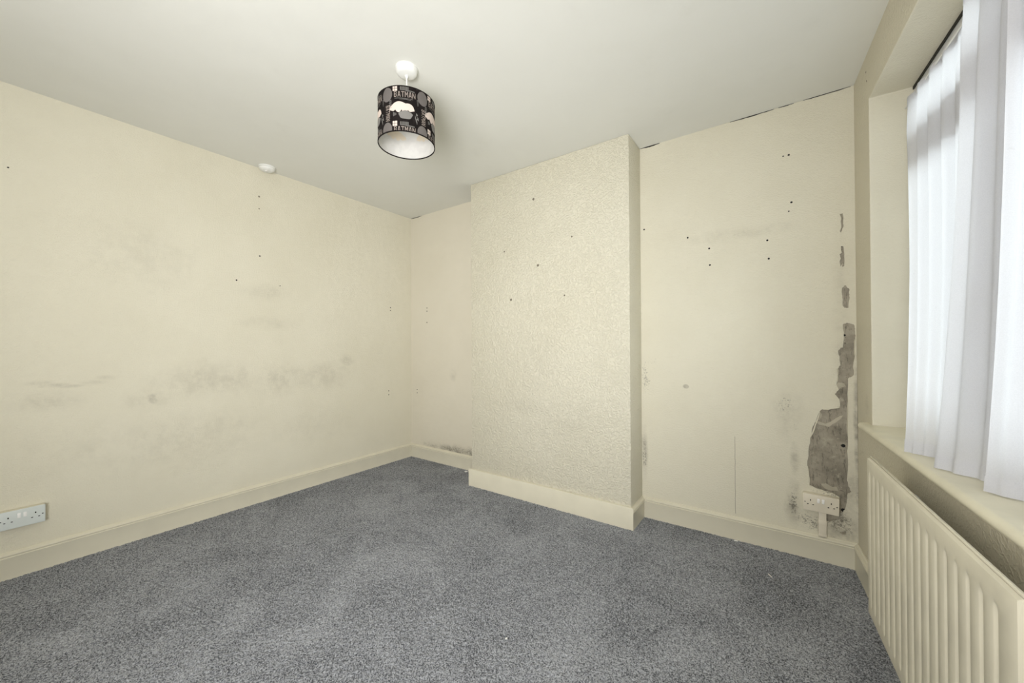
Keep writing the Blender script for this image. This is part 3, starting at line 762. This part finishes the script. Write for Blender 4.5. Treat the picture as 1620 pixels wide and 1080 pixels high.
for x, z, kk in [(-2.915,1.523,'dm'),(-2.915,1.491,'dm'),(-2.916,1.377,'dm'),(-3.066,0.691,'dm'),(-3.066,0.658,'dm')]:
    plug(wal, (x, YA, z), (0, -1, 0), (kk[0], kk[1]))
for x, z, kk in [(-1.473,2.215,'bl'),(-1.166,1.889,'bm'),(-1.74,1.868,'bm'),(-1.438,1.725,'bl'),(-1.224,1.49,'bm'),(-1.679,1.492,'bl')]:
    plug(wch, (x, YC, z), (0, -1, 0), (kk[0], kk[1]))
for s, z in [(0.236, 2.398), (0.245, 2.352)]:
    plug(wr, Wp(s, 0, z), (-1, -DX, 0), ('b', 's'))

# dark open gaps where the ceiling has pulled away from the walls, and a hairline crack in the paper
def gap(pts, parent, w=0.004, name='ceiling_gap', mat='gap'):
    mb = MB(); n = len(pts)
    vs = []
    for i, (x, y, z) in enumerate(pts):
        ww = w*(0.35+0.65*math.sin(PI*(i+0.4)/(n-0.2)))*rng.uniform(0.6, 1.1)
        vs += [(x, y, z), (x, y-0.0008, z-ww), (x, y+0.0004, z-ww)]
    mb.add(vs, [f_ for i in range(n-1) for f_ in ((3*i, 3*i+1, 3*i+4, 3*i+3), (3*i+1, 3*i+2, 3*i+5, 3*i+4))])
    obj(name, mb, M[mat], parent)
def line(x0, x1, y, n): return [(x0+(x1-x0)*i/n, y, H) for i in range(n+1)]
gap(line(-0.764, -0.64, YB-0.0006, 10), wbr, 0.008)
gap(line(-0.236, -0.02, YB-0.0006, 16), wbr, 0.006)
gap(line(0.0, 0.07, YB-0.0006, 8), wbr, 0.004)
gap(line(0.11, 0.305, YB-0.0006, 16), wbr, 0.005)
gap(line(-3.15, -2.99, YA-0.0006, 10), wal, 0.007)
mb = MB(); vs = []
for i in range(16):
    z = 0.60-0.455*i/15; x = -0.225+rng.uniform(-0.001, 0.001); w = 0.0009
    vs += [(x-w, YB-0.0004, z), (x+w, YB-0.0006, z)]
mb.add(vs, [(2*i, 2*i+1, 2*i+3, 2*i+2) for i in range(15)])
obj('paper_seam_crack', mb, M['brown_spot'], wbr)

# ------------------------------------------------------------------ scraps lying on the carpet
def flake(name, label, cat, x, y, rot, l, w, h):
    pr = [(-l/2, -w*0.2), (-l*0.2, -w/2), (l*0.35, -w*0.38), (l/2, w*0.1), (l*0.15, w/2), (-l*0.38, w*0.36)]
    n = len(pr)
    mb = MB().add([(a, b_, 0) for a, b_ in pr] + [(a*0.85, b_*0.8, h*(1+0.5*a/l)) for a, b_ in pr], [(i, (i+1) % n, n+(i+1) % n, n+i) for i in range(n)] + [tuple(range(n-1, -1, -1)), tuple(range(n, 2*n))])
    o = obj(name, mb, M['flake'], None, label=label, category=cat)
    o.location = (x, y, -0.001); o.rotation_euler = (0, 0, rot)
flake('paint_flake', 'white paint flake on the carpet beside the chimney breast corner', 'flake', -2.34, 2.585, 0.6, 0.03, 0.014, 0.006)
flake('paint_flake', 'white paint flake against the skirting of the right alcove', 'flake', -0.222, 2.57, 0.1, 0.022, 0.010, 0.005)
flake('paint_flake', 'thin white sliver on the carpet out from the right socket', 'flake', -0.052, 2.282, 2.2, 0.030, 0.0035, 0.003)
flake('paint_flake', 'tiny white crumb in the middle foreground of the carpet', 'flake', -0.886, 1.208, 0.9, 0.010, 0.006, 0.004)
